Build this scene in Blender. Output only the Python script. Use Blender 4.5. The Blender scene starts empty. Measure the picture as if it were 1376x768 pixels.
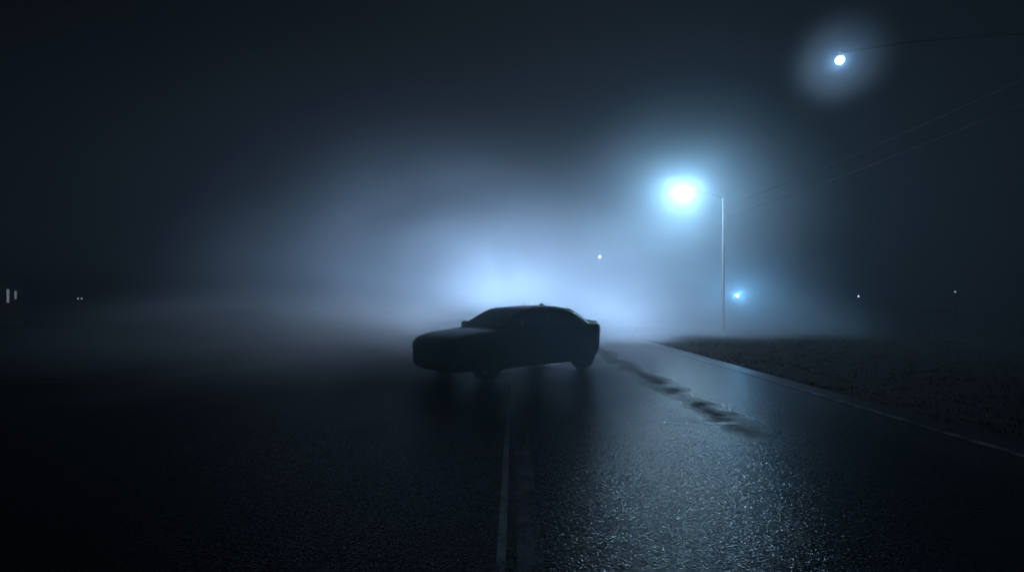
import bpy, bmesh, math, random
import numpy as np
from mathutils import Vector, Matrix

S = bpy.context.scene
C = S.collection
R = math.radians
random.seed(7)

# ------------------------------------------------------------------ render
S.render.engine = 'CYCLES'
S.view_settings.view_transform = 'Standard'
S.view_settings.look = 'None'
S.view_settings.exposure = -0.1
S.view_settings.gamma = 1.0
S.view_settings.use_curve_mapping = False
cy = S.cycles
cy.use_denoising = True
cy.denoiser = 'OPENIMAGEDENOISE'
cy.denoising_prefilter = 'ACCURATE'
cy.denoising_input_passes = 'RGB_ALBEDO_NORMAL'
cy.use_light_tree = True
cy.max_bounces = 8
cy.diffuse_bounces = 2
cy.glossy_bounces = 3
cy.volume_bounces = 0
cy.volume_step_rate = 2.0
cy.sample_clamp_indirect = 4.0
cy.use_adaptive_sampling = False
cy.caustics_reflective = False
cy.caustics_refractive = False

# ------------------------------------------------------------------ helpers
def obj(name, bm, mat=None, parent=None, smooth=False, normals=True):
    me = bpy.data.meshes.new(name)
    if normals:
        bmesh.ops.recalc_face_normals(bm, faces=bm.faces)
    bm.to_mesh(me); bm.free()
    if smooth:
        me.polygons.foreach_set('use_smooth', [True] * len(me.polygons))
    if mat: me.materials.append(mat)
    o = bpy.data.objects.new(name, me); C.objects.link(o)
    if parent: o.parent = parent
    return o

def thing(name, label, cat, loc=(0, 0, 0), rotz=0.0, group=None):
    o = bpy.data.objects.new(name, None); C.objects.link(o)
    o.empty_display_size = 0.2
    o.location = loc; o.rotation_euler = (0, 0, rotz)
    o['label'] = label; o['category'] = cat
    if group: o['group'] = group
    return o

def tag(o, label=None, cat=None, group=None, kind=None):
    if label: o['label'] = label
    if cat: o['category'] = cat
    if group: o['group'] = group
    if kind: o['kind'] = kind
    return o

def add_box(bm, c, s, rot=None, bevel=0.0):
    m = Matrix.Translation(c)
    if rot is not None: m = m @ rot
    m = m @ Matrix.Diagonal((s[0], s[1], s[2], 1))
    r = bmesh.ops.create_cube(bm, size=1.0, matrix=m)
    if bevel > 0:
        es = list({e for v in r['verts'] for e in v.link_edges})
        bmesh.ops.bevel(bm, geom=es, offset=bevel, segments=2, affect='EDGES', profile=0.5)

def add_tube(bm, pts, rad, seg=10, caps=True):
    """round tube through pts; rad a number or one per point"""
    pts = [Vector(p) for p in pts]
    n = len(pts)
    rads = rad if isinstance(rad, (list, tuple)) else [rad] * n
    up = None; rings = []
    for i, p in enumerate(pts):
        d = (pts[min(i + 1, n - 1)] - pts[max(i - 1, 0)]).normalized()
        if up is None:
            up = Vector((0, 0, 1)) if abs(d.z) < 0.9 else Vector((1, 0, 0))
        a = d.cross(up).normalized(); b = a.cross(d).normalized(); up = b
        rings.append([bm.verts.new(p + (a * math.cos(t) + b * math.sin(t)) * rads[i])
                      for t in [2 * math.pi * k / seg for k in range(seg)]])
    for r0, r1 in zip(rings, rings[1:]):
        for k in range(seg):
            bm.faces.new((r0[k], r0[(k + 1) % seg], r1[(k + 1) % seg], r1[k]))
    if caps:
        bm.faces.new(rings[0]); bm.faces.new(list(reversed(rings[-1])))

def add_lathe(bm, prof, seg=32, mat=Matrix.Identity(4), close=True):
    """prof: list of (r, z); spun about z then placed by mat"""
    rings = []
    for r, z in prof:
        if r < 1e-5:
            rings.append([bm.verts.new(mat @ Vector((0, 0, z)))])
        else:
            rings.append([bm.verts.new(mat @ Vector((r * math.cos(t), r * math.sin(t), z)))
                          for t in [2 * math.pi * k / seg for k in range(seg)]])
    for a, b in zip(rings, rings[1:]):
        for k in range(seg):
            k2 = (k + 1) % seg
            if len(a) == 1 and len(b) == 1: continue
            if len(a) == 1: bm.faces.new((a[0], b[k], b[k2]))
            elif len(b) == 1: bm.faces.new((a[k], b[0], a[k2]))
            else: bm.faces.new((a[k], a[k2], b[k2], b[k]))

def grid_mesh(bm, P):
    """P: rows of points -> quads"""
    V = [[bm.verts.new(p) for p in row] for row in P]
    for i in range(len(V) - 1):
        for j in range(len(V[0]) - 1):
            bm.faces.new((V[i][j], V[i][j + 1], V[i + 1][j + 1], V[i + 1][j]))
    return V

# ------------------------------------------------------------------ materials
def new_mat(name):
    m = bpy.data.materials.new(name); m.use_nodes = True
    nt = m.node_tree
    return m, nt, nt.nodes['Principled BSDF']

def N(nt, typ, **kw):
    n = nt.nodes.new(typ)
    for k, v in kw.items():
        if k in n.inputs: n.inputs[k].default_value = v
        else: setattr(n, k, v)
    return n

def simple(name, col, rough=0.5, metal=0.0, spec=0.5, coat=0.0, bump=0.0, scale=40.0, vary=0.15):
    m, nt, b = new_mat(name)
    tc = N(nt, 'ShaderNodeTexCoord')
    nz = N(nt, 'ShaderNodeTexNoise', Scale=scale, Detail=4.0)
    nt.links.new(tc.outputs['Object'], nz.inputs['Vector'])
    mx = N(nt, 'ShaderNodeMix', data_type='RGBA')
    mx.inputs[6].default_value = (*[c * (1 - vary) for c in col], 1)
    mx.inputs[7].default_value = (*[min(1, c * (1 + vary)) for c in col], 1)
    nt.links.new(nz.outputs['Fac'], mx.inputs[0])
    nt.links.new(mx.outputs[2], b.inputs['Base Color'])
    b.inputs['Roughness'].default_value = rough
    b.inputs['Metallic'].default_value = metal
    b.inputs['Specular IOR Level'].default_value = spec
    b.inputs['Coat Weight'].default_value = coat
    if bump > 0:
        bp = N(nt, 'ShaderNodeBump', Strength=bump, Distance=0.01)
        nt.links.new(nz.outputs['Fac'], bp.inputs['Height'])
        nt.links.new(bp.outputs['Normal'], b.inputs['Normal'])
    return m

def emitter(name, col, strength):
    m, nt, b = new_mat(name)
    b.inputs['Base Color'].default_value = (0.8, 0.8, 0.8, 1)
    b.inputs['Emission Color'].default_value = (*col, 1)
    b.inputs['Emission Strength'].default_value = strength
    return m

def asphalt_nodes(nt, b, base=(0.022, 0.024, 0.027)):
    """wet worn asphalt: aggregate grain, wet film, wheel-track ruts, a dry tar seam, cracks"""
    L = nt.links.new
    geo = N(nt, 'ShaderNodeNewGeometry')
    pos = geo.outputs['Position']
    sep = N(nt, 'ShaderNodeSeparateXYZ'); L(pos, sep.inputs[0])
    def noise(scale, detail=3.0, rough=0.5, vec=pos):
        n = N(nt, 'ShaderNodeTexNoise', Scale=scale, Detail=detail, Roughness=rough)
        L(vec, n.inputs['Vector']); return n.outputs['Fac']
    def math_(op, a, bb, clamp=False):
        n = N(nt, 'ShaderNodeMath', operation=op); n.use_clamp = clamp
        for i, v in enumerate((a, bb)):
            if isinstance(v, (int, float)): n.inputs[i].default_value = v
            else: L(v, n.inputs[i])
        return n.outputs[0]
    def ramp(v, a, bb, x=0.0, y=1.0):
        n = N(nt, 'ShaderNodeMapRange'); n.clamp = True
        L(v, n.inputs[0])
        for i, q in enumerate((a, bb, x, y)): n.inputs[i + 1].default_value = q
        return n.outputs[0]
    # stretched coordinates: patches run along the road
    mp = N(nt, 'ShaderNodeMapping'); mp.inputs['Scale'].default_value = (1.0, 0.33, 1.0)
    L(pos, mp.inputs['Vector'])
    patch = noise(0.45, 2.0, 0.5, mp.outputs[0])
    fine = noise(26.0, 3.0, 0.6)
    vor = N(nt, 'ShaderNodeTexVoronoi', Scale=88.0); L(pos, vor.inputs['Vector'])
    vor2 = N(nt, 'ShaderNodeTexVoronoi', Scale=21.0); L(pos, vor2.inputs['Vector'])
    # wandering seam at x = 2.75 m (an open tar seam, rough and dry)
    wob = math_('MULTIPLY', math_('SUBTRACT', noise(0.9, 4.0, 0.6), 0.5), 0.9)
    dx = math_('ABSOLUTE', math_('SUBTRACT', math_('ADD', sep.outputs[0], wob), 2.78), 0.0)
    seam = ramp(math_('ADD', dx, math_('MULTIPLY', math_('SUBTRACT', noise(3.4, 5.0, 0.7), 0.5), 0.55)), 0.02, 0.34, 0.85, 0.0)
    seam = math_('MULTIPLY', seam, ramp(math_('ADD', noise(1.1, 3.0), 0.0), 0.34, 0.52), True)
    # seam reaches from the far road to about 5.2 m from the camera only
    seam = math_('MULTIPLY', seam, ramp(sep.outputs[1], 4.6, 6.2, 0.0, 1.0), True)
    # transverse crack, filled with water
    wob2 = math_('MULTIPLY', math_('SUBTRACT', noise(1.6, 4.0, 0.6), 0.5), 0.35)
    dy = math_('ABSOLUTE', math_('SUBTRACT', math_('ADD', sep.outputs[1], wob2), 6.1), 0.0)
    crack = math_('MULTIPLY', ramp(dy, 0.02, 0.07, 1.0, 0.0), ramp(noise(1.3, 2.0), 0.40, 0.5), True)
    crack = math_('MULTIPLY', crack, ramp(sep.outputs[0], 0.9, 1.3, 0.0, 1.0), True)
    crack = math_('MULTIPLY', crack, ramp(sep.outputs[0], 2.6, 2.9, 1.0, 0.0), True)
    # colour
    mx = N(nt, 'ShaderNodeMix', data_type='RGBA')
    mx.inputs[6].default_value = (*[c * 0.4 for c in base], 1)
    mx.inputs[7].default_value = (*[c * 1.7 for c in base], 1)
    L(math_('ADD', math_('MULTIPLY', fine, 0.5), math_('MULTIPLY', vor.outputs['Color'], 0.5)), mx.inputs[0])
    mx2 = N(nt, 'ShaderNodeMix', data_type='RGBA')
    L(seam, mx2.inputs[0]); L(mx.outputs[2], mx2.inputs[6]); mx2.inputs[7].default_value = (0.008, 0.008, 0.009, 1)
    # roughness
    wet = ramp(patch, 0.30, 0.70)
    rg = math_('ADD', ramp(wet, 0.0, 1.0, 0.27, 0.16), math_('MULTIPLY', math_('SUBTRACT', fine, 0.5), 0.10))
    rg = math_('ADD', rg, math_('MULTIPLY', seam, 0.5), True)
    rg = math_('SUBTRACT', rg, math_('MULTIPLY', crack, 0.22), True)
    L(rg, b.inputs['Roughness'])
    sp = math_('SUBTRACT', 0.20, math_('MULTIPLY', seam, 0.17), True)
    cs = N(nt, 'ShaderNodeSeparateColor'); L(vor.outputs['Color'], cs.inputs[0])
    sp = math_('MULTIPLY', sp, ramp(cs.outputs[2], 0.25, 1.0, 0.25, 2.2))
    sp = math_('ADD', sp, math_('MULTIPLY', crack, 0.5))
    L(sp, b.inputs['Specular IOR Level'])
    # bump: stones + undulation
    h = math_('ADD', math_('MULTIPLY', vor.outputs['Distance'], 0.8), math_('MULTIPLY', vor2.outputs['Distance'], 0.25))
    h = math_('ADD', h, math_('MULTIPLY', fine, 0.35))
    # every stone chip is tilted its own way, so single chips glint
    tx = math_('ADD', sep.outputs[0], math_('MULTIPLY', math_('SUBTRACT', noise(0.25, 2.0), 0.5), 0.6))
    tr1 = ramp(math_('ABSOLUTE', math_('SUBTRACT', math_('ABSOLUTE', tx, 0.0), 1.5), 0.0), 0.1, 0.55, 1.0, 0.0)
    tr2 = ramp(math_('ABSOLUTE', math_('SUBTRACT', math_('ABSOLUTE', tx, 0.0), 3.35), 0.0), 0.1, 0.55, 1.0, 0.0)
    track = math_('MAXIMUM', tr1, tr2)
    tilt = math_('MULTIPLY', math_('SUBTRACT', 1.0, math_('MULTIPLY', track, 0.10)), 0.27)
    fs = N(nt, 'ShaderNodeVectorMath', operation='SUBTRACT'); L(vor.outputs['Color'], fs.inputs[0]); fs.inputs[1].default_value = (.5, .5, .5)
    fk = N(nt, 'ShaderNodeVectorMath', operation='SCALE'); L(fs.outputs[0], fk.inputs[0]); L(tilt, fk.inputs['Scale'])
    fa = N(nt, 'ShaderNodeVectorMath', operation='ADD'); L(fk.outputs[0], fa.inputs[0]); L(geo.outputs['Normal'], fa.inputs[1])
    fn = N(nt, 'ShaderNodeVectorMath', operation='NORMALIZE'); L(fa.outputs[0], fn.inputs[0])
    bp = N(nt, 'ShaderNodeBump', Strength=ASPHALT_BUMP, Distance=0.012)
    L(h, bp.inputs['Height']); L(fn.outputs[0], bp.inputs['Normal']); L(bp.outputs['Normal'], b.inputs['Normal'])
    return mx2.outputs[2], dict(noise=noise, math_=math_, ramp=ramp, sep=sep, rough=rg)

ASPHALT_BUMP = 0.28
def mat_asphalt():
    m, nt, b = new_mat('wet_asphalt')
    col, _ = asphalt_nodes(nt, b)
    nt.links.new(col, b.inputs['Base Color'])
    return m

def mat_paint(name, wear=(0.42, 0.60), col=(0.42, 0.42, 0.40)):
    """worn road paint: asphalt shows through where it has rubbed off"""
    m, nt, b = new_mat(name)
    acol, h = asphalt_nodes(nt, b)
    n1 = h['noise'](3.2, 6.0, 0.7); n2 = h['noise'](38.0, 3.0, 0.6)
    f = h['ramp'](h['math_']('ADD', h['math_']('MULTIPLY', n1, 0.7), h['math_']('MULTIPLY', n2, 0.3)), *wear)
    mx = N(nt, 'ShaderNodeMix', data_type='RGBA')
    nt.links.new(f, mx.inputs[0]); nt.links.new(acol, mx.inputs[6])
    mx.inputs[7].default_value = (*col, 1)
    nt.links.new(mx.outputs[2], b.inputs['Base Color'])
    return m

M = {}
M['asphalt'] = mat_asphalt()
M['paint'] = mat_paint('worn_edge_paint', (0.44, 0.62), (0.26, 0.26, 0.25))
M['paint_faint'] = mat_paint('faint_centre_paint', (0.42, 0.62), (0.30, 0.30, 0.29))
M['soil'] = simple('verge_soil', (0.009, 0.0095, 0.010), 0.95, spec=0.06, bump=0.9, scale=7.0, vary=0.5)
M['grass'] = simple('grass_blades', (0.014, 0.017, 0.014), 0.8, spec=0.1, scale=1.3, vary=0.45)
M['kerb'] = simple('kerb_concrete', (0.060, 0.055, 0.050), 0.7, bump=0.3, scale=30, vary=0.25)
M['car'] = simple('dark_car_paint', (0.022, 0.024, 0.027), 0.36, coat=0.5, vary=0.2)
M['glass'] = simple('tinted_car_glass', (0.006, 0.007, 0.008), 0.12, spec=0.5, vary=0.1)
M['rubber'] = simple('tyre_rubber', (0.014, 0.014, 0.014), 0.85, bump=0.3, scale=60)
M['rim'] = simple('dull_alloy', (0.10, 0.10, 0.11), 0.45, metal=0.9)
M['trim'] = simple('black_trim', (0.010, 0.010, 0.011), 0.6)
M['lamp_off'] = simple('unlit_lamp_lens', (0.06, 0.065, 0.07), 0.25)
M['tail'] = simple('dark_red_lens', (0.05, 0.004, 0.004), 0.25)
M['plate'] = simple('blank_plate', (0.10, 0.10, 0.10), 0.5)
M['steel'] = simple('weathered_steel', (0.11, 0.115, 0.12), 0.7, metal=0.1, bump=0.1, scale=22, vary=0.3)
M['housing'] = simple('grey_lamp_housing', (0.03, 0.031, 0.033), 0.55)
M['dark_steel'] = simple('black_painted_steel', (0.012, 0.012, 0.013), 0.75, spec=0.2)
M['wire'] = simple('cable_sheath', (0.05, 0.052, 0.054), 0.9, spec=0.1)
M['ceramic'] = simple('brown_ceramic', (0.10, 0.06, 0.04), 0.3)
M['stucco'] = simple('house_render', (0.004, 0.004, 0.004), 0.9, bump=0.4, scale=18)
M['roof'] = simple('roof_shingle', (0.006, 0.006, 0.006), 0.85, bump=0.5, scale=12)
M['wood'] = simple('dark_post_wood', (0.02, 0.017, 0.014), 0.8, bump=0.4, scale=25)

# light colours
COL_LAMP = (0.46, 0.76, 1.0)
COL_NEAR = (0.36, 0.64, 1.0)
COL_WORK = (0.53, 0.69, 0.98)
COL_BARE = (0.74, 0.80, 1.0)
COL_BLUE = (0.22, 0.60, 1.0)

def point(name, parent, loc, col, power, radius=0.05):
    l = bpy.data.lights.new(name, 'POINT'); l.color = col; l.energy = power
    l.shadow_soft_size = radius
    o = bpy.data.objects.new(name, l); C.objects.link(o); o.parent = parent; o.location = loc
    return o

# ------------------------------------------------------------------ world + camera
w = bpy.data.worlds.new('World'); S.world = w; w.use_nodes = True
nt = w.node_tree; bg = nt.nodes['Background']
sky = N(nt, 'ShaderNodeTexSky'); sky.sky_type = 'NISHITA'; sky.sun_disc = False
MOON_EL, MOON_AZ = R(50), R(35)
sky.sun_elevation = MOON_EL; sky.sun_rotation = MOON_AZ
nt.links.new(sky.outputs[0], bg.inputs[0]); bg.inputs[1].default_value = 0.00005

cam_d = bpy.data.cameras.new('camera'); cam = bpy.data.objects.new('camera', cam_d); C.objects.link(cam)
cam.location = (0, 0, 1.5); cam.rotation_euler = (R(90), 0, 0)
cam_d.sensor_width = 36.0; cam_d.lens = 36.0 * 650 / 1376
cam_d.shift_x = -2 / 1376; cam_d.shift_y = 24 / 1376
cam_d.clip_start = 0.05; cam_d.clip_end = 3000
S.camera = cam

# ------------------------------------------------------------------ ground and road
def sheet(name, pts, z, mat, kind='structure'):
    bm = bmesh.new()
    bm.faces.new([bm.verts.new((x, y, z)) for x, y in pts])
    o = obj(name, bm, mat); o['kind'] = kind
    for p in o.data.polygons:
        if p.normal.z < 0: o.data.flip_normals(); break
    return o

GR = 420.0
sheet('ground', [(-GR, -30), (GR, -30), (GR, GR), (-GR, GR)], -0.06, M['soil'])
# right edge x = 5.45; left edge opens into a side-road mouth
left_edge = [(-5.7, GR), (-5.7, 60), (-5.7, 26), (-5.75, 18), (-5.95, 14), (-6.3, 11.3), (-7.0, 9.45), (-8.0, 8.55), (-9.6, 7.85), (-12.5, 7.0), (-18, 6.0), (-40, 3.4)]
sheet('road', left_edge + [(-40, -30), (5.45, -30), (5.45, GR)], 0.0, M['asphalt'])
def strip(name, x0, x1, y0, y1, mat, z=0.004):
    return sheet(name, [(x0, y0), (x1, y0), (x1, y1), (x0, y1)], z, mat)
strip('edge_line', 4.98, 5.10, -10, 300, M['paint'])
strip('centre_line', -0.10, -0.045, 0.5, 9.0, mat_paint('bright_centre_paint', (0.34, 0.5), (0.5, 0.5, 0.48)))
strip('centre_line', 0.135, 0.175, 0.5, 6.8, M['paint_faint'])
strip('centre_line', 0.02, 0.133, 0.5, 5.2, M['paint_faint'])
strip('centre_line', -0.075, 0.04, 16, 300, M['paint'])

# kerb along the left side and round the mouth of the side road
bm = bmesh.new()
le = [Vector((x, y, 0)) for x, y in left_edge]
def smooth_poly(p, n=4):
    out = []
    for i in range(len(p) - 1):
        p0, p1, p2, p3 = p[max(i - 1, 0)], p[i], p[i + 1], p[min(i + 2, len(p) - 1)]
        for k in range(n):
            t = k / n
            out.append(0.5 * ((2 * p1) + (p2 - p0) * t + (2 * p0 - 5 * p1 + 4 * p2 - p3) * t * t + (3 * p1 - p0 - 3 * p2 + p3) * t ** 3))
    out.append(p[-1]); return out
ring = []
for i, p in enumerate(le):
    d = (le[min(i + 1, len(le) - 1)] - le[max(i - 1, 0)]).normalized()
    nrm = Vector((-d.y, d.x, 0))           # candidates: pick the side away from the road (x negative / y positive)
    if nrm.x > 0 or (abs(nrm.x) < 0.3 and nrm.y < 0): nrm = -nrm
    ring.append([p + nrm * o_ + Vector((0, 0, z_)) for o_, z_ in ((0.0, -0.05), (0.01, 0.10), (0.03, 0.12), (0.15, 0.12), (0.15, -0.05))])
grid_mesh(bm, ring)
tag(obj('kerb', bm, M['kerb']), kind='structure')

# soft verges: raised, lumpy earth either side
def vnoise(x, y, s):
    return (math.sin(x * 1.7 * s + 0.3) * math.cos(y * 1.3 * s + 1.1) + 0.5 * math.sin(x * 3.9 * s + y * 2.3 * s) + 0.3 * math.sin(x * 8.1 * s - y * 7.3 * s + 2.0)) / 1.8
def verge_z(x, y):
    if x > 0:
        t = min(1.0, max(0.0, (x - 5.45) / 2.2))
        return -0.02 + 0.16 * t * t * (3 - 2 * t) + vnoise(x, y, 0.8) * 0.05 * min(1, t * 3)
    return 0.09 + vnoise(x, y, 0.8) * 0.04
bm = bmesh.new()
xs = [5.45, 5.6, 5.8, 6.05, 6.35, 6.7, 7.1, 7.6, 8.2, 9, 10, 11.2, 12.6, 14.2, 16, 18, 21, 25, 30, 37, 46, 60, 90]
ys = list(np.concatenate([np.arange(-10, 30, 0.55), np.arange(30, 80, 2.0), [80, 100, 140, 200, 300, 415]]))
grid_mesh(bm, [[(x + (0.06 * vnoise(0, y, 3.1) if x < 6 else 0), y, verge_z(x, y)) for x in xs] for y in ys])
tag(obj('verge', bm, M['soil'], smooth=True), kind='structure')
# left verge behind the kerb
bm = bmesh.new()
rows = []
offs = [0.14, 0.4, 0.9, 1.6, 2.6, 4, 6, 9, 14, 22, 36, 60]
le2 = smooth_poly(le, 5)
for i, p in enumerate(le2):
    d = (le2[min(i + 1, len(le2) - 1)] - le2[max(i - 1, 0)]).normalized()
    nrm = Vector((-d.y, d.x, 0))
    if nrm.x > 0 or (abs(nrm.x) < 0.3 and nrm.y < 0): nrm = -nrm
    # fan outward so that offset rows never fold over
    t = i / (len(le2) - 1)
    rows.append([(p.x + nrm.x * o_, p.y + nrm.y * o_, verge_z(p.x + nrm.x * o_, p.y + nrm.y * o_)) for o_ in offs])
grid_mesh(bm, rows)
tag(obj('verge', bm, M['soil'], smooth=True), kind='structure')

def grass(name, spots):
    bm = bmesh.new()
    for x, y, z, hgt in spots:
        for _ in range(4):
            a = random.uniform(0, 2 * math.pi); lean = random.uniform(0.1, 0.75) * hgt
            bx, by = x + random.gauss(0, 0.03), y + random.gauss(0, 0.03)
            wd = random.uniform(0.004, 0.010) + 0.0006 * y
            px, py = -math.sin(a) * wd, math.cos(a) * wd
            h_ = hgt * random.uniform(0.6, 1.2)
            tip = (bx + math.cos(a) * lean, by + math.sin(a) * lean, z + h_)
            md = (bx + math.cos(a) * lean * 0.35, by + math.sin(a) * lean * 0.35, z + h_ * 0.6)
            v = [bm.verts.new(q) for q in ((bx - px, by - py, z - 0.03), (bx + px, by + py, z - 0.03),
                                           (md[0] + px * 0.7, md[1] + py * 0.7, md[2]), (md[0] - px * 0.7, md[1] - py * 0.7, md[2]), tip)]
            bm.faces.new((v[0], v[1], v[2], v[3])); bm.faces.new((v[3], v[2], v[4]))
    return tag(obj(name, bm, M['grass'], normals=False), kind='stuff')
sp = []
while len(sp) < 11000:
    y = 3.2 + 34 * random.random() ** 1.6; x = 5.55 + 14 * random.random() ** 1.5
    dens = 0.5 + 0.5 * vnoise(x, y, 0.9) + min(1, (x - 5.55) * 0.6)
    if random.random() < dens * 0.7:
        sp.append((x, y, verge_z(x, y), random.uniform(0.018, 0.04) + 0.03 * max(0, vnoise(x, y, 0.5))))
grass('grass', sp)
sp = []
lex = [p[0] for p in left_edge][::-1]; ley = [p[1] for p in left_edge][::-1]
while len(sp) < 5000:
    x = -6.3 - 20 * random.random() ** 1.3; y = 6.5 + 26 * random.random() ** 1.4
    ye = np.interp(x, lex, ley) if x < -5.7 else 99
    if y < ye + 0.35: continue
    sp.append((x, y, verge_z(x, y), random.uniform(0.025, 0.07)))
grass('grass', sp)

# ------------------------------------------------------------------ the car
def np_lin(x, table):
    t = sorted(table); return float(np.interp(x, [a for a, _ in t], [b for _, b in t]))
FAX, RAX, WR = 1.365, -1.365, 0.335
FRONT, REAR = 2.22, -2.26
W_T = [(2.22, .62), (2.19, .72), (2.12, .79), (2.0, .84), (1.8, .88), (1.5, .90), (1.1, .915), (0, .92), (-1.1, .92), (-1.6, .91), (-1.78, .885), (-1.93, .84), (-2.03, .76), (-2.08, .68), (-2.10, .58)]
ZT_T = [(2.22, .70), (2.19, .79), (2.12, .845), (2.0, .89), (1.8, .93), (1.4, .975), (1.0, 1.01), (.6, 1.03), (0, 1.03), (-1.0, 1.05), (-1.5, 1.085), (-1.84, 1.105), (-1.96, 1.11), (-2.03, 1.09), (-2.08, 1.0), (-2.10, .90)]
ZS_T = [(2.22, .67), (2.12, .79), (2.0, .825), (1.8, .87), (1.4, .915), (1.0, .94), (0, .955), (-1.0, .985), (-1.5, 1.03), (-1.84, 1.06), (-1.96, 1.06), (-2.08, .95), (-2.10, .86)]
ZB_T = [(2.22, .30), (2.19, .215), (2.12, .185), (1.9, .17), (1.0, .16), (-1.0, .17), (-1.6, .20), (-1.85, .26), (-2.0, .33), (-2.08, .42), (-2.10, .50)]
def half_section(x):
    wv, zt, zs, zb = (np_lin(x, T) for T in (W_T, ZT_T, ZS_T, ZB_T))
    hm = zs - zb
    return [(0, zb), (wv * .6, zb), (wv * .90, zb + .01), (wv * .965, zb + .07 * hm / .75), (wv * .985, zb + hm * .27), (wv, zb + hm * .52),
            (wv * .995, zb + hm * .74), (wv * .97, zs - .045), (wv * .93, zs), (wv * .80, zs + (zt - zs) * .55), (wv * .42, zt - .008), (0, zt)]

def loft_body():
    bm = bmesh.new()
    xs = [2.22, 2.19, 2.12, 2.0, 1.8, 1.6, 1.365, 1.1, .8, .4, 0, -.4, -.8, -1.1, -1.365, -1.5, -1.68, -1.84, -1.96, -2.03, -2.08, -2.10]
    rows = []
    for x in xs:
        h = half_section(x)
        full = [(y, z) for y, z in h] + [(-y, z) for y, z in reversed(h[1:-1])]
        rows.append([bm.verts.new((x, y, z)) for y, z in full])
    n = len(rows[0])
    for a, b in zip(rows, rows[1:]):
        for k in range(n):
            bm.faces.new((a[k], a[(k + 1) % n], b[(k + 1) % n], b[k]))
    # end caps as ladders of quads
    for row in (rows[0], rows[-1]):
        half = n // 2
        for k in range(half):
            i, j = k, (n - k) % n; i2, j2 = k + 1, n - k - 1
            vs = []
            for v in (row[i], row[i2], row[j2], row[j]):
                if v not in vs: vs.append(v)
            if len(vs) >= 3: bm.faces.new(vs)
    return bm

def bake(o):
    dg = bpy.context.evaluated_depsgraph_get(); dg.update()
    me = bpy.data.meshes.new_from_object(o.evaluated_get(dg))
    o.modifiers.clear(); old = o.data; o.data = me; me.name = old.name
    bpy.data.meshes.remove(old)

CAR_LOC = (0.03, 10.98, 0.0)
car = thing('parked_car', 'dark four door car standing sideways across the wet road in the fog', 'car')
body = obj('body', loft_body(), M['car'], car, smooth=True)
sm = body.modifiers.new('sub', 'SUBSURF'); sm.levels = 2; sm.render_levels = 2
cut_objs = []
for ax in (FAX, RAX):
    for s in (1, -1):
        bm = bmesh.new()
        bmesh.ops.create_cone(bm, cap_ends=True, segments=40, radius1=.385, radius2=.385, depth=.60,
                              matrix=Matrix.Translation((ax, s * .90, WR + .015)) @ Matrix.Rotation(R(90), 4, 'X'))
        co = obj('arch_cutter', bm); cut_objs.append(co)
        bo = body.modifiers.new('arch', 'BOOLEAN'); bo.operation = 'DIFFERENCE'; bo.object = co; bo.solver = 'EXACT'
bake(body)
for co in cut_objs:
    me = co.data; bpy.data.objects.remove(co); bpy.data.meshes.remove(me)
body.data.polygons.foreach_set('use_smooth', [True] * len(body.data.polygons))
try: body.data.set_sharp_from_angle(angle=R(35))
except Exception: pass

# greenhouse
ROOF_T = [(1.02, .985), (.88, 1.055), (.70, 1.155), (.52, 1.255), (.34, 1.345), (.20, 1.395), (.05, 1.425), (-.2, 1.45), (-.5, 1.462), (-.75, 1.458), (-.95, 1.438),
          (-1.1, 1.405), (-1.22, 1.36), (-1.34, 1.295), (-1.46, 1.22), (-1.58, 1.145), (-1.70, 1.08)]
BELT_T = [(1.02, .93), (0, .94), (-1.0, .97), (-1.70, 1.02)]
def gh(x):
    zr, zb = np_lin(x, ROOF_T), np_lin(x, BELT_T)
    f = min(1, max(0, (zr - .99) / .45))
    wb = .855 if x < .6 else .855 - .10 * (x - .6)
    if x < -1.2: wb -= .09 * (-1.2 - x)
    wr = wb - .045 - (.20 * f)
    return zr, zb, wb, wr
def gh_side(x, t):
    """point on the side glass surface: t = 0 belt, 1 roof rail"""
    zr, zb, wb, wr = gh(x)
    z = zb + .02 + (zr - .055 - zb - .02) * t
    y = wb + (wr + .035 - wb) * (t ** 1.15)
    return y, z
bm = bmesh.new()
xs = sorted([a for a, _ in ROOF_T], reverse=True)
rows = []
for x in xs:
    zr, zb, wb, wr = gh(x)
    h = [(wb, zb - .12)] + [gh_side(x, t) for t in (0, .33, .66, 1.0)] + [(wr - .02, zr - .02), (wr * .72, zr - .002), (wr * .35, zr + .008), (0, zr + .010)]
    # keep the order of heights near the ends of the cabin
    z0 = zb - .12; hh = []
    for y, z in h:
        z0 = max(z0, min(z, zr + .010)); hh.append((y, z0))
    full = hh + [(-y, z) for y, z in reversed(hh[:-1])]
    rows.append([(x, y, z) for y, z in full])
grid_mesh(bm, rows)
for r_ in (0, -1):
    bm.verts.ensure_lookup_table()
cab = obj('cabin', bm, M['car'], car, smooth=True)
cab.modifiers.new('sub', 'SUBSURF').levels = 1; cab.modifiers[0].render_levels = 1
bake(cab); cab.data.polygons.foreach_set('use_smooth', [True] * len(cab.data.polygons))

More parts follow.
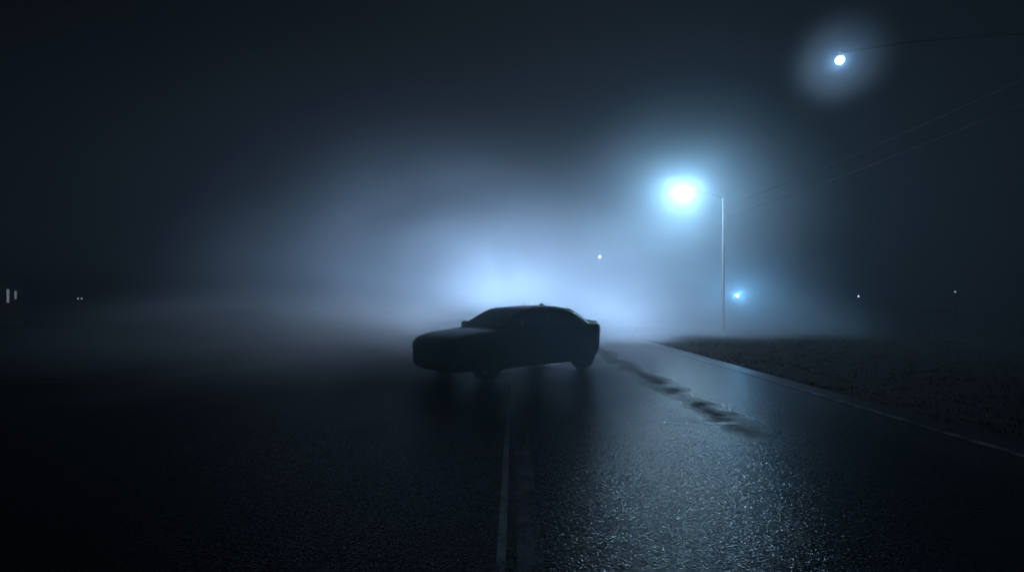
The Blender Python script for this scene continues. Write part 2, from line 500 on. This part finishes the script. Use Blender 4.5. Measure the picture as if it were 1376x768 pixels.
# glass panes laid just proud of the cabin
def side_pane(name, xa_bot, xb_bot, xa_top, xb_top, s):
    bm = bmesh.new(); rows = []
    for t in np.linspace(.10, .90, 7):
        row = []
        for k in np.linspace(0, 1, 9):
            xa = xa_bot + (xa_top - xa_bot) * t; xb = xb_bot + (xb_top - xb_bot) * t
            x = xa + (xb - xa) * k
            y, z = gh_side(x, t); row.append((x, s * (y + .007), z))
        rows.append(row)
    grid_mesh(bm, rows); return obj(name, bm, M['glass'], car, smooth=True)
for s in (1, -1):
    side_pane('side_window', .64, -.28, .02, -.28, s)
    side_pane('side_window', -.36, -1.02, -.36, -.92, s)
    side_pane('quarter_window', -1.08, -1.34, -.98, -1.06, s)
def slope_pane(name, x0, x1):
    bm = bmesh.new(); rows = []
    for x in np.linspace(x0, x1, 9):
        zr, zb, wb, wr = gh(x); row = []
        for k in np.linspace(-1, 1, 13):
            y = k * (wr - .05)
            a = abs(y) / max(wr, .1)
            row.append((x, y, zr + .010 - .012 * a ** 2 + .010))
        rows.append(row)
    grid_mesh(bm, rows); return obj(name, bm, M['glass'], car, smooth=True)
slope_pane('windscreen', .94, .16)
slope_pane('rear_window', -1.14, -1.62)

# wheels
def make_wheel(ax, s):
    m = Matrix.Translation((ax, s * .80, WR)) @ Matrix.Rotation(R(-90 * s), 4, 'X')
    bm = bmesh.new()
    add_lathe(bm, [(.235, -.10), (.29, -.112), (.322, -.10), (.335, -.07), (.335, .07), (.322, .10), (.29, .112), (.235, .10)], 40, m)
    t = obj('wheel', bm, M['rubber'], car, smooth=True)
    bm = bmesh.new()
    add_lathe(bm, [(.236, -.10), (.22, -.06), (.21, .02), (.215, .07), (.237, .103), (.225, .106)], 40, m)
    for k in range(5):
        a = 2 * math.pi * k / 5
        add_box(bm, m @ Vector((.125 * math.cos(a), .125 * math.sin(a), .075)), (.20, .05, .03), m.to_3x3().to_4x4() @ Matrix.Rotation(a, 4, 'Z'), .008)
    add_lathe(bm, [(0, .05), (.055, .05), (.055, .092), (.04, .10), (0, .10)], 20, m)
    obj('rim', bm, M['rim'], t, smooth=False)
    bm = bmesh.new(); add_lathe(bm, [(.06, 0.0), (.16, 0.0), (.16, .02), (.06, .02)], 32, m)
    obj('brake_disc', bm, M['rim'], t)
for ax in (FAX, RAX):
    for s in (1, -1): make_wheel(ax, s)

# surface-following panels on the body for lamps, grille and so on
def body_pt(x, t):
    """outer side point at station x, height fraction t of side, with outward y"""
    h = half_section(x); zs_ = [q[1] for q in h[3:9]]; ys_ = [q[0] for q in h[3:9]]
    z = zs_[0] + (zs_[-1] - zs_[0]) * t
    return float(np.interp(z, zs_, ys_)), z
for s in (1, -1):
    # headlight: wraps from the nose round the wing
    bm = bmesh.new(); rows = []
    for t in np.linspace(.66, .93, 5):
        row = []
        for x in (2.195, 2.15, 2.08, 2.0, 1.9, 1.82):
            y, z = body_pt(x, t); row.append((x + (.02 if x > 2.1 else .006), s * (y + .008), z))
        rows.append(row)
    grid_mesh(bm, rows); obj('headlight', bm, M['lamp_off'], car, smooth=True)
    bm = bmesh.new(); rows = []
    for t in np.linspace(.68, .93, 5):
        row = []
        for x in (-2.075, -2.03, -1.96, -1.89, -1.82, -1.76):
            y, z = body_pt(x, t); row.append((x - (.015 if x < -1.95 else .004), s * (y + .008), z))
        rows.append(row)
    grid_mesh(bm, rows); obj('tail_light', bm, M['tail'], car, smooth=True)
    # mirror on the door
    bm = bmesh.new()
    mm = Matrix.Translation((.70, s * .985, 1.035)) @ Matrix.Diagonal((.075, .115, .078, 1))
    bmesh.ops.create_uvsphere(bm, u_segments=18, v_segments=12, radius=1.0, matrix=mm)
    for v in bm.verts:
        if v.co.x < .675: v.co.x = .675
    add_tube(bm, [(.72, s * .86, .965), (.715, s * .90, .99), (.71, s * .94, 1.01)], .022, 8)
    mi = obj('wing_mirror', bm, M['car'], car, smooth=True)
    bm = bmesh.new(); add_box(bm, (.671, s * .985, 1.035), (.004, .15, .10), None, 0); obj('mirror_glass', bm, M['glass'], mi)
    # handles, one per door, and the sill
    for hx in (-.18, -1.02):
        bm = bmesh.new(); y, z = body_pt(hx, .87)
        add_tube(bm, [(hx + .09, s * (y - .006), z), (hx + .075, s * (y + .02), z), (hx - .075, s * (y + .02), z), (hx - .09, s * (y - .006), z)], .012, 8)
        obj('door_handle', bm, M['trim'], car, smooth=True)
    # fog lamp low in the bumper
    bm = bmesh.new(); add_lathe(bm, [(0, .02), (.035, .018), (.045, 0), (.045, -.06)], 20, Matrix.Translation((2.16, s * .58, .36)) @ Matrix.Rotation(R(90), 4, 'Y'))
    obj('fog_lamp', bm, M['lamp_off'], car, smooth=True)
# grille with bars, lower intake, bumper lip
bm = bmesh.new()
for z in np.linspace(.58, .70, 5): add_box(bm, (2.218, 0, z), (.03, .78 - .5 * (z - .58), .012), None, .003)
add_box(bm, (2.205, 0, .64), (.03, .80, .15), None, .01)
obj('grille', bm, M['trim'], car)
bm = bmesh.new(); rows = []
for z, d in ((.195, .0), (.21, .045), (.30, .06), (.42, .065), (.455, .01)):
    row = []
    for y in np.linspace(-.80, .80, 17):
        x = 2.20 - .26 * (abs(y) / .80) ** 3
        row.append((x + d, y, z))
    rows.append(row)
grid_mesh(bm, rows); obj('front_bumper', bm, M['car'], car, smooth=True)
bm = bmesh.new(); rows = []
for z, d in ((.36, -.02), (.40, .015), (.48, .03), (.57, .035), (.62, .01)):
    row = []
    for y in np.linspace(-.78, .78, 17):
        x = -2.06 + .24 * (abs(y) / .80) ** 4
        row.append((x - d, y, z))
    rows.append(row)
grid_mesh(bm, rows); obj('rear_bumper', bm, M['car'], car, smooth=True)
bm = bmesh.new(); add_box(bm, (2.262, 0, .50), (.012, .46, .11), None, .004); obj('number_plate', bm, M['plate'], car)
bm = bmesh.new(); add_box(bm, (-2.115, 0, .74), (.012, .46, .11), None, .004); obj('number_plate', bm, M['plate'], car)
# roof aerial
bm = bmesh.new()
prof = [(-.74, 1.462), (-.77, 1.495), (-.81, 1.512), (-.86, 1.512), (-.88, 1.49), (-.885, 1.45)]
for y in (-.016, .016): pass
V0 = [bm.verts.new((x, .018 if z < 1.48 else .010, z)) for x, z in prof]; V1 = [bm.verts.new((x, -.018 if z < 1.48 else -.010, z)) for x, z in prof]
for k in range(len(prof) - 1): bm.faces.new((V0[k], V0[k + 1], V1[k + 1], V1[k]))
bm.faces.new(V0); bm.faces.new(list(reversed(V1))); bm.faces.new((V0[0], V1[0], V1[-1], V0[-1]))
obj('aerial', bm, M['trim'], car)
# underbody with exhaust
bm = bmesh.new(); add_tube(bm, [(-1.2, .42, .22), (-1.6, .45, .26), (-1.95, .45, .36), (-2.13, .45, .37)], .032, 12); obj('exhaust', bm, M['rim'], car, smooth=True)
# boot lid lip
bm = bmesh.new(); rows = []
for x, z in ((-1.90, 1.108), (-1.99, 1.124), (-2.03, 1.121), (-2.02, 1.085)):
    rows.append([(x + .06 * (abs(y) / .72) ** 3, y, z - .03 * (abs(y) / .72) ** 2) for y in np.linspace(-.72, .72, 13)])
grid_mesh(bm, rows); obj('boot_lip', bm, M['car'], car, smooth=True)
car.location = CAR_LOC; car.rotation_euler = (0, 0, R(219.1))

# ------------------------------------------------------------------ work light behind the car
WORK_BACK, WORK_BARE = 18500.0, 2300.0
def spot(name, parent, loc, aim, size, col, power, radius=0.05):
    l = bpy.data.lights.new(name, 'SPOT'); l.color = col; l.energy = power
    l.shadow_soft_size = radius; l.spot_size = R(size); l.spot_blend = 1.0
    o = bpy.data.objects.new(name, l); C.objects.link(o); o.parent = parent; o.location = loc
    o.rotation_euler = Vector(aim).to_track_quat('-Z', 'Y').to_euler()
    return o
wl = thing('work_light', 'twin work light on a low tripod behind the car, lighting the fog bank', 'work light', (0.62, 16.5, 0))
bm = bmesh.new()
add_tube(bm, [(0, 0, .30), (0, 0, .97)], .016, 10)
obj('mast', bm, M['steel'], wl)
for k in range(3):
    a = R(90 + 120 * k); bm = bmesh.new()
    add_tube(bm, [(0, 0, .45), (.42 * math.cos(a), .42 * math.sin(a), .012)], .012, 8)
    obj('leg', bm, M['steel'], wl)
bm = bmesh.new(); add_box(bm, (0, 0, .66), (.70, .03, .03), None, .006); obj('crossbar', bm, M['steel'], wl)
for s, aim, pw in ((-1, (-.62, 1, .17), 1.25), (1, (.42, 1, .11), .88)):
    rot = Matrix.Rotation(math.atan2(-aim[0], aim[1]), 4, 'Z')
    c = Vector((s * .33, 0, .76))
    bm = bmesh.new(); add_box(bm, c, (.16, .08, .14), rot, .012)
    hd = obj('lamp_head', bm, M['housing'], wl)
    bm = bmesh.new(); add_box(bm, c + rot.to_3x3() @ Vector((0, .042, 0)), (.135, .006, .115), rot); obj('lens', bm, emitter('work_lens', COL_WORK, 60.0), hd)
    spot('work_lamp', wl, c + rot.to_3x3() @ Vector((0, .12, .02)), aim, 128, COL_WORK, WORK_BACK * pw)
bm = bmesh.new(); bmesh.ops.create_uvsphere(bm, u_segments=16, v_segments=10, radius=.035, matrix=Matrix.Translation((0, 0, 1.0)))  # extra unseen bulb added for the glow core and the streaks on the road
obj('bulb', bm, emitter('added_bulb', COL_BARE, 200.0), wl, smooth=True)
point('added_bulb_light', wl, (0, 0, 1.085), COL_BARE, WORK_BARE, .04)

# ------------------------------------------------------------------ street lamps
def street_lamp(label, base, head, pole_h, arm_rise, bulb_r, cap_r, col, strength, group='street lamps along the right verge'):
    """base (x, y, ground z); head = offset from base to the bulb centre"""
    t = thing('street_lamp', label, 'street lamp', base, 0, group)
    bm = bmesh.new(); add_tube(bm, [(0, 0, -.3), (0, 0, .02), (0, 0, pole_h * .5), (0, 0, pole_h)], [.070, .070, .055, .042], 14)
    obj('pole', bm, M['steel'], t, smooth=True)
    bm = bmesh.new(); add_lathe(bm, [(0, -.05), (.17, -.05), (.17, .03), (.11, .05), (.10, .22), (.088, .24)], 20); obj('base_plate', bm, M['steel'], t)
    hx, hy, hz = head
    top = Vector((0, 0, pole_h - .06)); end = Vector((hx, hy, hz + bulb_r + .06))
    pts = []
    for k in range(13):
        u = k / 12; p = top.lerp(end, u); p.z = top.z + (end.z - top.z) * math.sin(u * math.pi / 2); pts.append(p)
    bm = bmesh.new(); add_tube(bm, pts, [.013 - .005 * k / 12 for k in range(13)], 10); obj('arm', bm, M['dark_steel'], t, smooth=True)
    mh = Matrix.Translation((hx, hy, hz))
    bm = bmesh.new(); add_lathe(bm, [(0, bulb_r + .10), (.035, bulb_r + .10), (.05, bulb_r + .04), (cap_r, bulb_r * .62), (cap_r, bulb_r * .5), (cap_r * .6, bulb_r * .75), (0, bulb_r * 1.02)], 24, mh)
    hd = obj('lamp_head', bm, M['housing'], t, smooth=True)
    bm = bmesh.new(); bmesh.ops.create_uvsphere(bm, u_segments=24, v_segments=16, radius=bulb_r, matrix=mh)
    obj('bulb', bm, emitter('bulb_glow', col, strength), hd, smooth=True)
    return t

LAMP1, LAMP2, LAMP3 = 2400.0, 34.0, 700.0
street_lamp('brightest street lamp, lighting the fog from a slim steel pole right of the car', (9.32, 21.5, .12), (-1.82, 0, 6.38), 6.12, .3, .13, .055, COL_LAMP, LAMP1)
street_lamp('nearest street lamp, a small sharp white globe high over the right lane', (9.75, 8.3, .12), (-3.07, 1.6, 6.36), 6.1, .3, .080, .035, COL_NEAR, LAMP2)
street_lamp('farthest street lamp, a tiny blue spark in the fog above the car boot', (11.0, 51, .12), (-1.9, 0, 6.35), 6.1, .3, .10, .08, COL_BLUE, LAMP3)

# overhead cables from pole to pole
def cable(label, a, b, sag, r=.005):
    bm = bmesh.new(); a, b = Vector(a), Vector(b); pts = []
    for k in range(25):
        u = k / 24; p = a.lerp(b, u); p.z -= sag * 4 * u * (1 - u); pts.append(p)
    add_tube(bm, pts, r, 6)
    return tag(obj('overhead_cable', bm, M['wire'], smooth=True), label, 'cable', 'cables strung between the street lamp poles')
cable('lower overhead cable running from the slim pole of the brightest lamp towards the viewer', (9.36, 21.4, 5.35), (9.80, 8.4, 5.35), .12, .006)
cable('upper overhead cable running from the slim pole of the brightest lamp towards the viewer', (9.36, 21.4, 5.85), (9.80, 8.4, 5.85), .16, .004)
cable('overhead cable running away from the slim pole into the far fog', (9.36, 21.6, 5.6), (11.0, 50.9, 5.6), .30, .004)

# ------------------------------------------------------------------ small lights beyond the verge
def lantern(label, loc, h, r, col, strength, power=0.0, twin=0.0):
    t = thing('garden_lantern', label, 'lantern', loc, 0, 'small lanterns beyond the road')
    bm = bmesh.new(); add_tube(bm, [(0, 0, -.2), (0, 0, h - r - .05)], [.022, .018], 10); obj('post', bm, M['wood'], t, smooth=True)
    m0 = emitter('lantern_glow', col, strength)
    offs_ = [0.0] if not twin else [-twin, twin]
    if twin:
        bm = bmesh.new(); add_box(bm, (0, 0, h - r - .05), (2 * twin + .08, .05, .04), None, .008); obj('crossbar', bm, M['wood'], t)
    for o_ in offs_:
        bm = bmesh.new()
        add_lathe(bm, [(0, r + .12), (.03, r + .10), (r * 1.7, r + .02), (r * 1.7, r), (0, r + .005)], 16, Matrix.Translation((o_, 0, h)))
        cp = obj('cap', bm, M['housing'], t)
        bm = bmesh.new(); add_lathe(bm, [(0, -r - .05), (r * 1.3, -r - .05), (r * 1.3, -r), (0, -r)], 16, Matrix.Translation((o_, 0, h))); obj('collar', bm, M['housing'], t)
        bm = bmesh.new(); bmesh.ops.create_uvsphere(bm, u_segments=16, v_segments=10, radius=r, matrix=Matrix.Translation((o_, 0, h)))
        obj('globe', bm, m0, t, smooth=True)
    if power > 0: point('lantern_light', t, (0, -r - .06, h), col, power, .03)
    return t
lantern('bright blue lantern glowing beside the foot of the slim street lamp pole', (12.0, 26, .05), 1.90, .075, COL_BLUE, 60, 420)
lantern('faint pinprick lantern in the fog right of the blue lantern', (21.4, 30, .05), 1.92, .045, (0.7, 0.82, 1.0), 2.2)
lantern('dimmest lantern, out past the grass near the right side of the photo', (27.4, 30, .05), 2.2, .045, (0.5, 0.75, 1.0), .8)
lantern('dim twin headed lantern out in the dark left of the car', (-26.9, 30, .05), 1.78, .045, (0.75, 0.78, 1.0), .28, twin=.11)

# a dark house at the far left with two narrow lit windows
HX, HY = -33.2, 30.0
hs = thing('dark_house', 'dark low house at the far left with two narrow lit windows', 'house', (HX, HY, 0), R(48))
bm = bmesh.new(); add_box(bm, (-4.05, 3.0, 1.25), (12.0, 6.0, 2.7)); obj('wall', bm, M['stucco'], hs)
bm = bmesh.new()
e = [(-10.3, -.35, 2.61), (2.1, -.35, 2.61), (2.1, 6.35, 2.61), (-10.3, 6.35, 2.61), (-8.0, 3.0, 4.2), (-1.5, 3.0, 4.2)]
v = [bm.verts.new(q) for q in e]
for f in ((0, 1, 5, 4), (1, 2, 5), (2, 3, 4, 5), (3, 0, 4), (3, 2, 1, 0)): bm.faces.new([v[k] for k in f])
obj('roof', bm, M['roof'], hs)
for wx, sc, st, ww in ((1.28, 1.0, .038, .13), (1.62, .62, .014, .12)):
    bm = bmesh.new()
    hh = .85 * sc; wz = 2.0 + .16 * (1 - sc)
    for dx, dz, sx, sz in ((-ww / 2 - .025, 0, .05, hh + .11), (ww / 2 + .025, 0, .05, hh + .11), (0, hh / 2 + .03, ww - .004, .05), (0, -hh / 2 - .03, ww - .004, .05)):
        add_box(bm, (wx + dx, -.02, wz + dz), (sx, .08, sz))
    fr = obj('window', bm, M['wood'], hs)
    bm = bmesh.new(); add_box(bm, (wx, -.01, wz), (ww - .006, .014, hh)); obj('pane', bm, emitter('lit_pane', (1.0, .74, .50), st), fr)

# ------------------------------------------------------------------ faint moonlight
sl = bpy.data.lights.new('moonlight', 'SUN'); sl.energy = 0.0008; sl.angle = R(0.5); sl.color = (.75, .86, 1)
so = bpy.data.objects.new('moonlight', sl); C.objects.link(so)
so.rotation_euler = (R(90) - MOON_EL, 0, -MOON_AZ + R(180))

# ------------------------------------------------------------------ the fog
FOG = 0.0058
bm = bmesh.new(); add_box(bm, (0, (GR + 25) / 2 - 30, 6.0), (2 * GR + 20, GR + 45, 15.0))
hz = obj('haze', bm); hz['kind'] = 'stuff'
m = bpy.data.materials.new('fog_air'); m.use_nodes = True; nt = m.node_tree
nt.nodes.remove(nt.nodes['Principled BSDF'])
pv = N(nt, 'ShaderNodeVolumePrincipled')
pv.inputs['Color'].default_value = (.60, .82, .98, 1)
pv.inputs['Density'].default_value = FOG
pv.inputs['Density Attribute'].default_value = ''
pv.inputs['Anisotropy'].default_value = 0.3
nt.links.new(pv.outputs[0], nt.nodes['Material Output'].inputs['Volume'])
hz.data.materials.append(m)

# thicker banks of fog: one over the road behind the car, a patch added round each near street lamp to swell its halo
def fog_bank(loc, scale, dens, flat=True, inner=0.05, aniso=0.2, wisp=2.6, peak=1.0, ragged=0.65):
    bm = bmesh.new(); bmesh.ops.create_icosphere(bm, subdivisions=4, radius=1.0, matrix=Matrix.Identity(4))
    if flat:
        for v in bm.verts:
            if v.co.z < -0.02: v.co.z = -0.02
    fb = obj('fog_bank', bm); fb['kind'] = 'stuff'
    fb.location = loc; fb.scale = scale
    m = bpy.data.materials.new('fog_bank_air'); m.use_nodes = True; nt = m.node_tree
    nt.nodes.remove(nt.nodes['Principled BSDF'])
    pv = N(nt, 'ShaderNodeVolumePrincipled')
    pv.inputs['Color'].default_value = (.68, .86, 1.0, 1)
    pv.inputs['Density Attribute'].default_value = ''
    pv.inputs['Anisotropy'].default_value = aniso
    tc = N(nt, 'ShaderNodeTexCoord')
    ln = N(nt, 'ShaderNodeVectorMath', operation='LENGTH'); nt.links.new(tc.outputs['Object'], ln.inputs[0])
    mr = N(nt, 'ShaderNodeMapRange', interpolation_type='SMOOTHERSTEP')
    nt.links.new(ln.outputs['Value'], mr.inputs[0])
    for k, q in enumerate((inner, 1.0, 1.0, 0.0)): mr.inputs[k + 1].default_value = q
    wn = N(nt, 'ShaderNodeTexNoise', Scale=wisp, Detail=3.0, Roughness=0.55)
    nt.links.new(tc.outputs['Object'], wn.inputs['Vector'])
    wr_ = N(nt, 'ShaderNodeMapRange'); nt.links.new(wn.outputs['Fac'], wr_.inputs[0])
    for k, q in enumerate((0.33, 0.67, 1.0 - ragged, 1.0 + ragged)): wr_.inputs[k + 1].default_value = q
    mu = N(nt, 'ShaderNodeMath', operation='MULTIPLY')
    pw = N(nt, 'ShaderNodeMath', operation='POWER'); nt.links.new(mr.outputs[0], pw.inputs[0]); pw.inputs[1].default_value = peak
    pk = N(nt, 'ShaderNodeMath', operation='MULTIPLY'); nt.links.new(pw.outputs[0], pk.inputs[0]); pk.inputs[1].default_value = dens
    nt.links.new(pk.outputs[0], mu.inputs[0]); nt.links.new(wr_.outputs[0], mu.inputs[1])
    nt.links.new(mu.outputs[0], pv.inputs['Density'])
    nt.links.new(pv.outputs[0], nt.nodes['Material Output'].inputs['Volume'])
    fb.data.materials.append(m); return fb
fog_bank((-2.8, 28.5, 0.2), (22, 11, 13.5), 0.16)
fog_bank((7.5, 22.0, 4.8), (8.5, 8.0, 7.5), 0.075, False, 0.0, ragged=0.3)
fog_bank((9.0, 29, 0.1), (13, 12, 7.5), 0.15)
fog_bank((-6.3, 13.2, 0.05), (8.5, 8.5, 2.2), 0.36, inner=0.2, wisp=2.4)
fog_bank((-0.6, 9.3, 0.05), (4.6, 5.5, 2.4), 0.40, inner=0.2, wisp=2.0)
fog_bank((8.0, 22.0, 0.05), (9.5, 7.0, 3.6), 0.20, inner=0.2, wisp=2.2)
fog_bank((6.68, 9.9, 6.48), (1.55, 1.55, 1.55), 1.3, False, 0.0, peak=2.6, ragged=0.08)
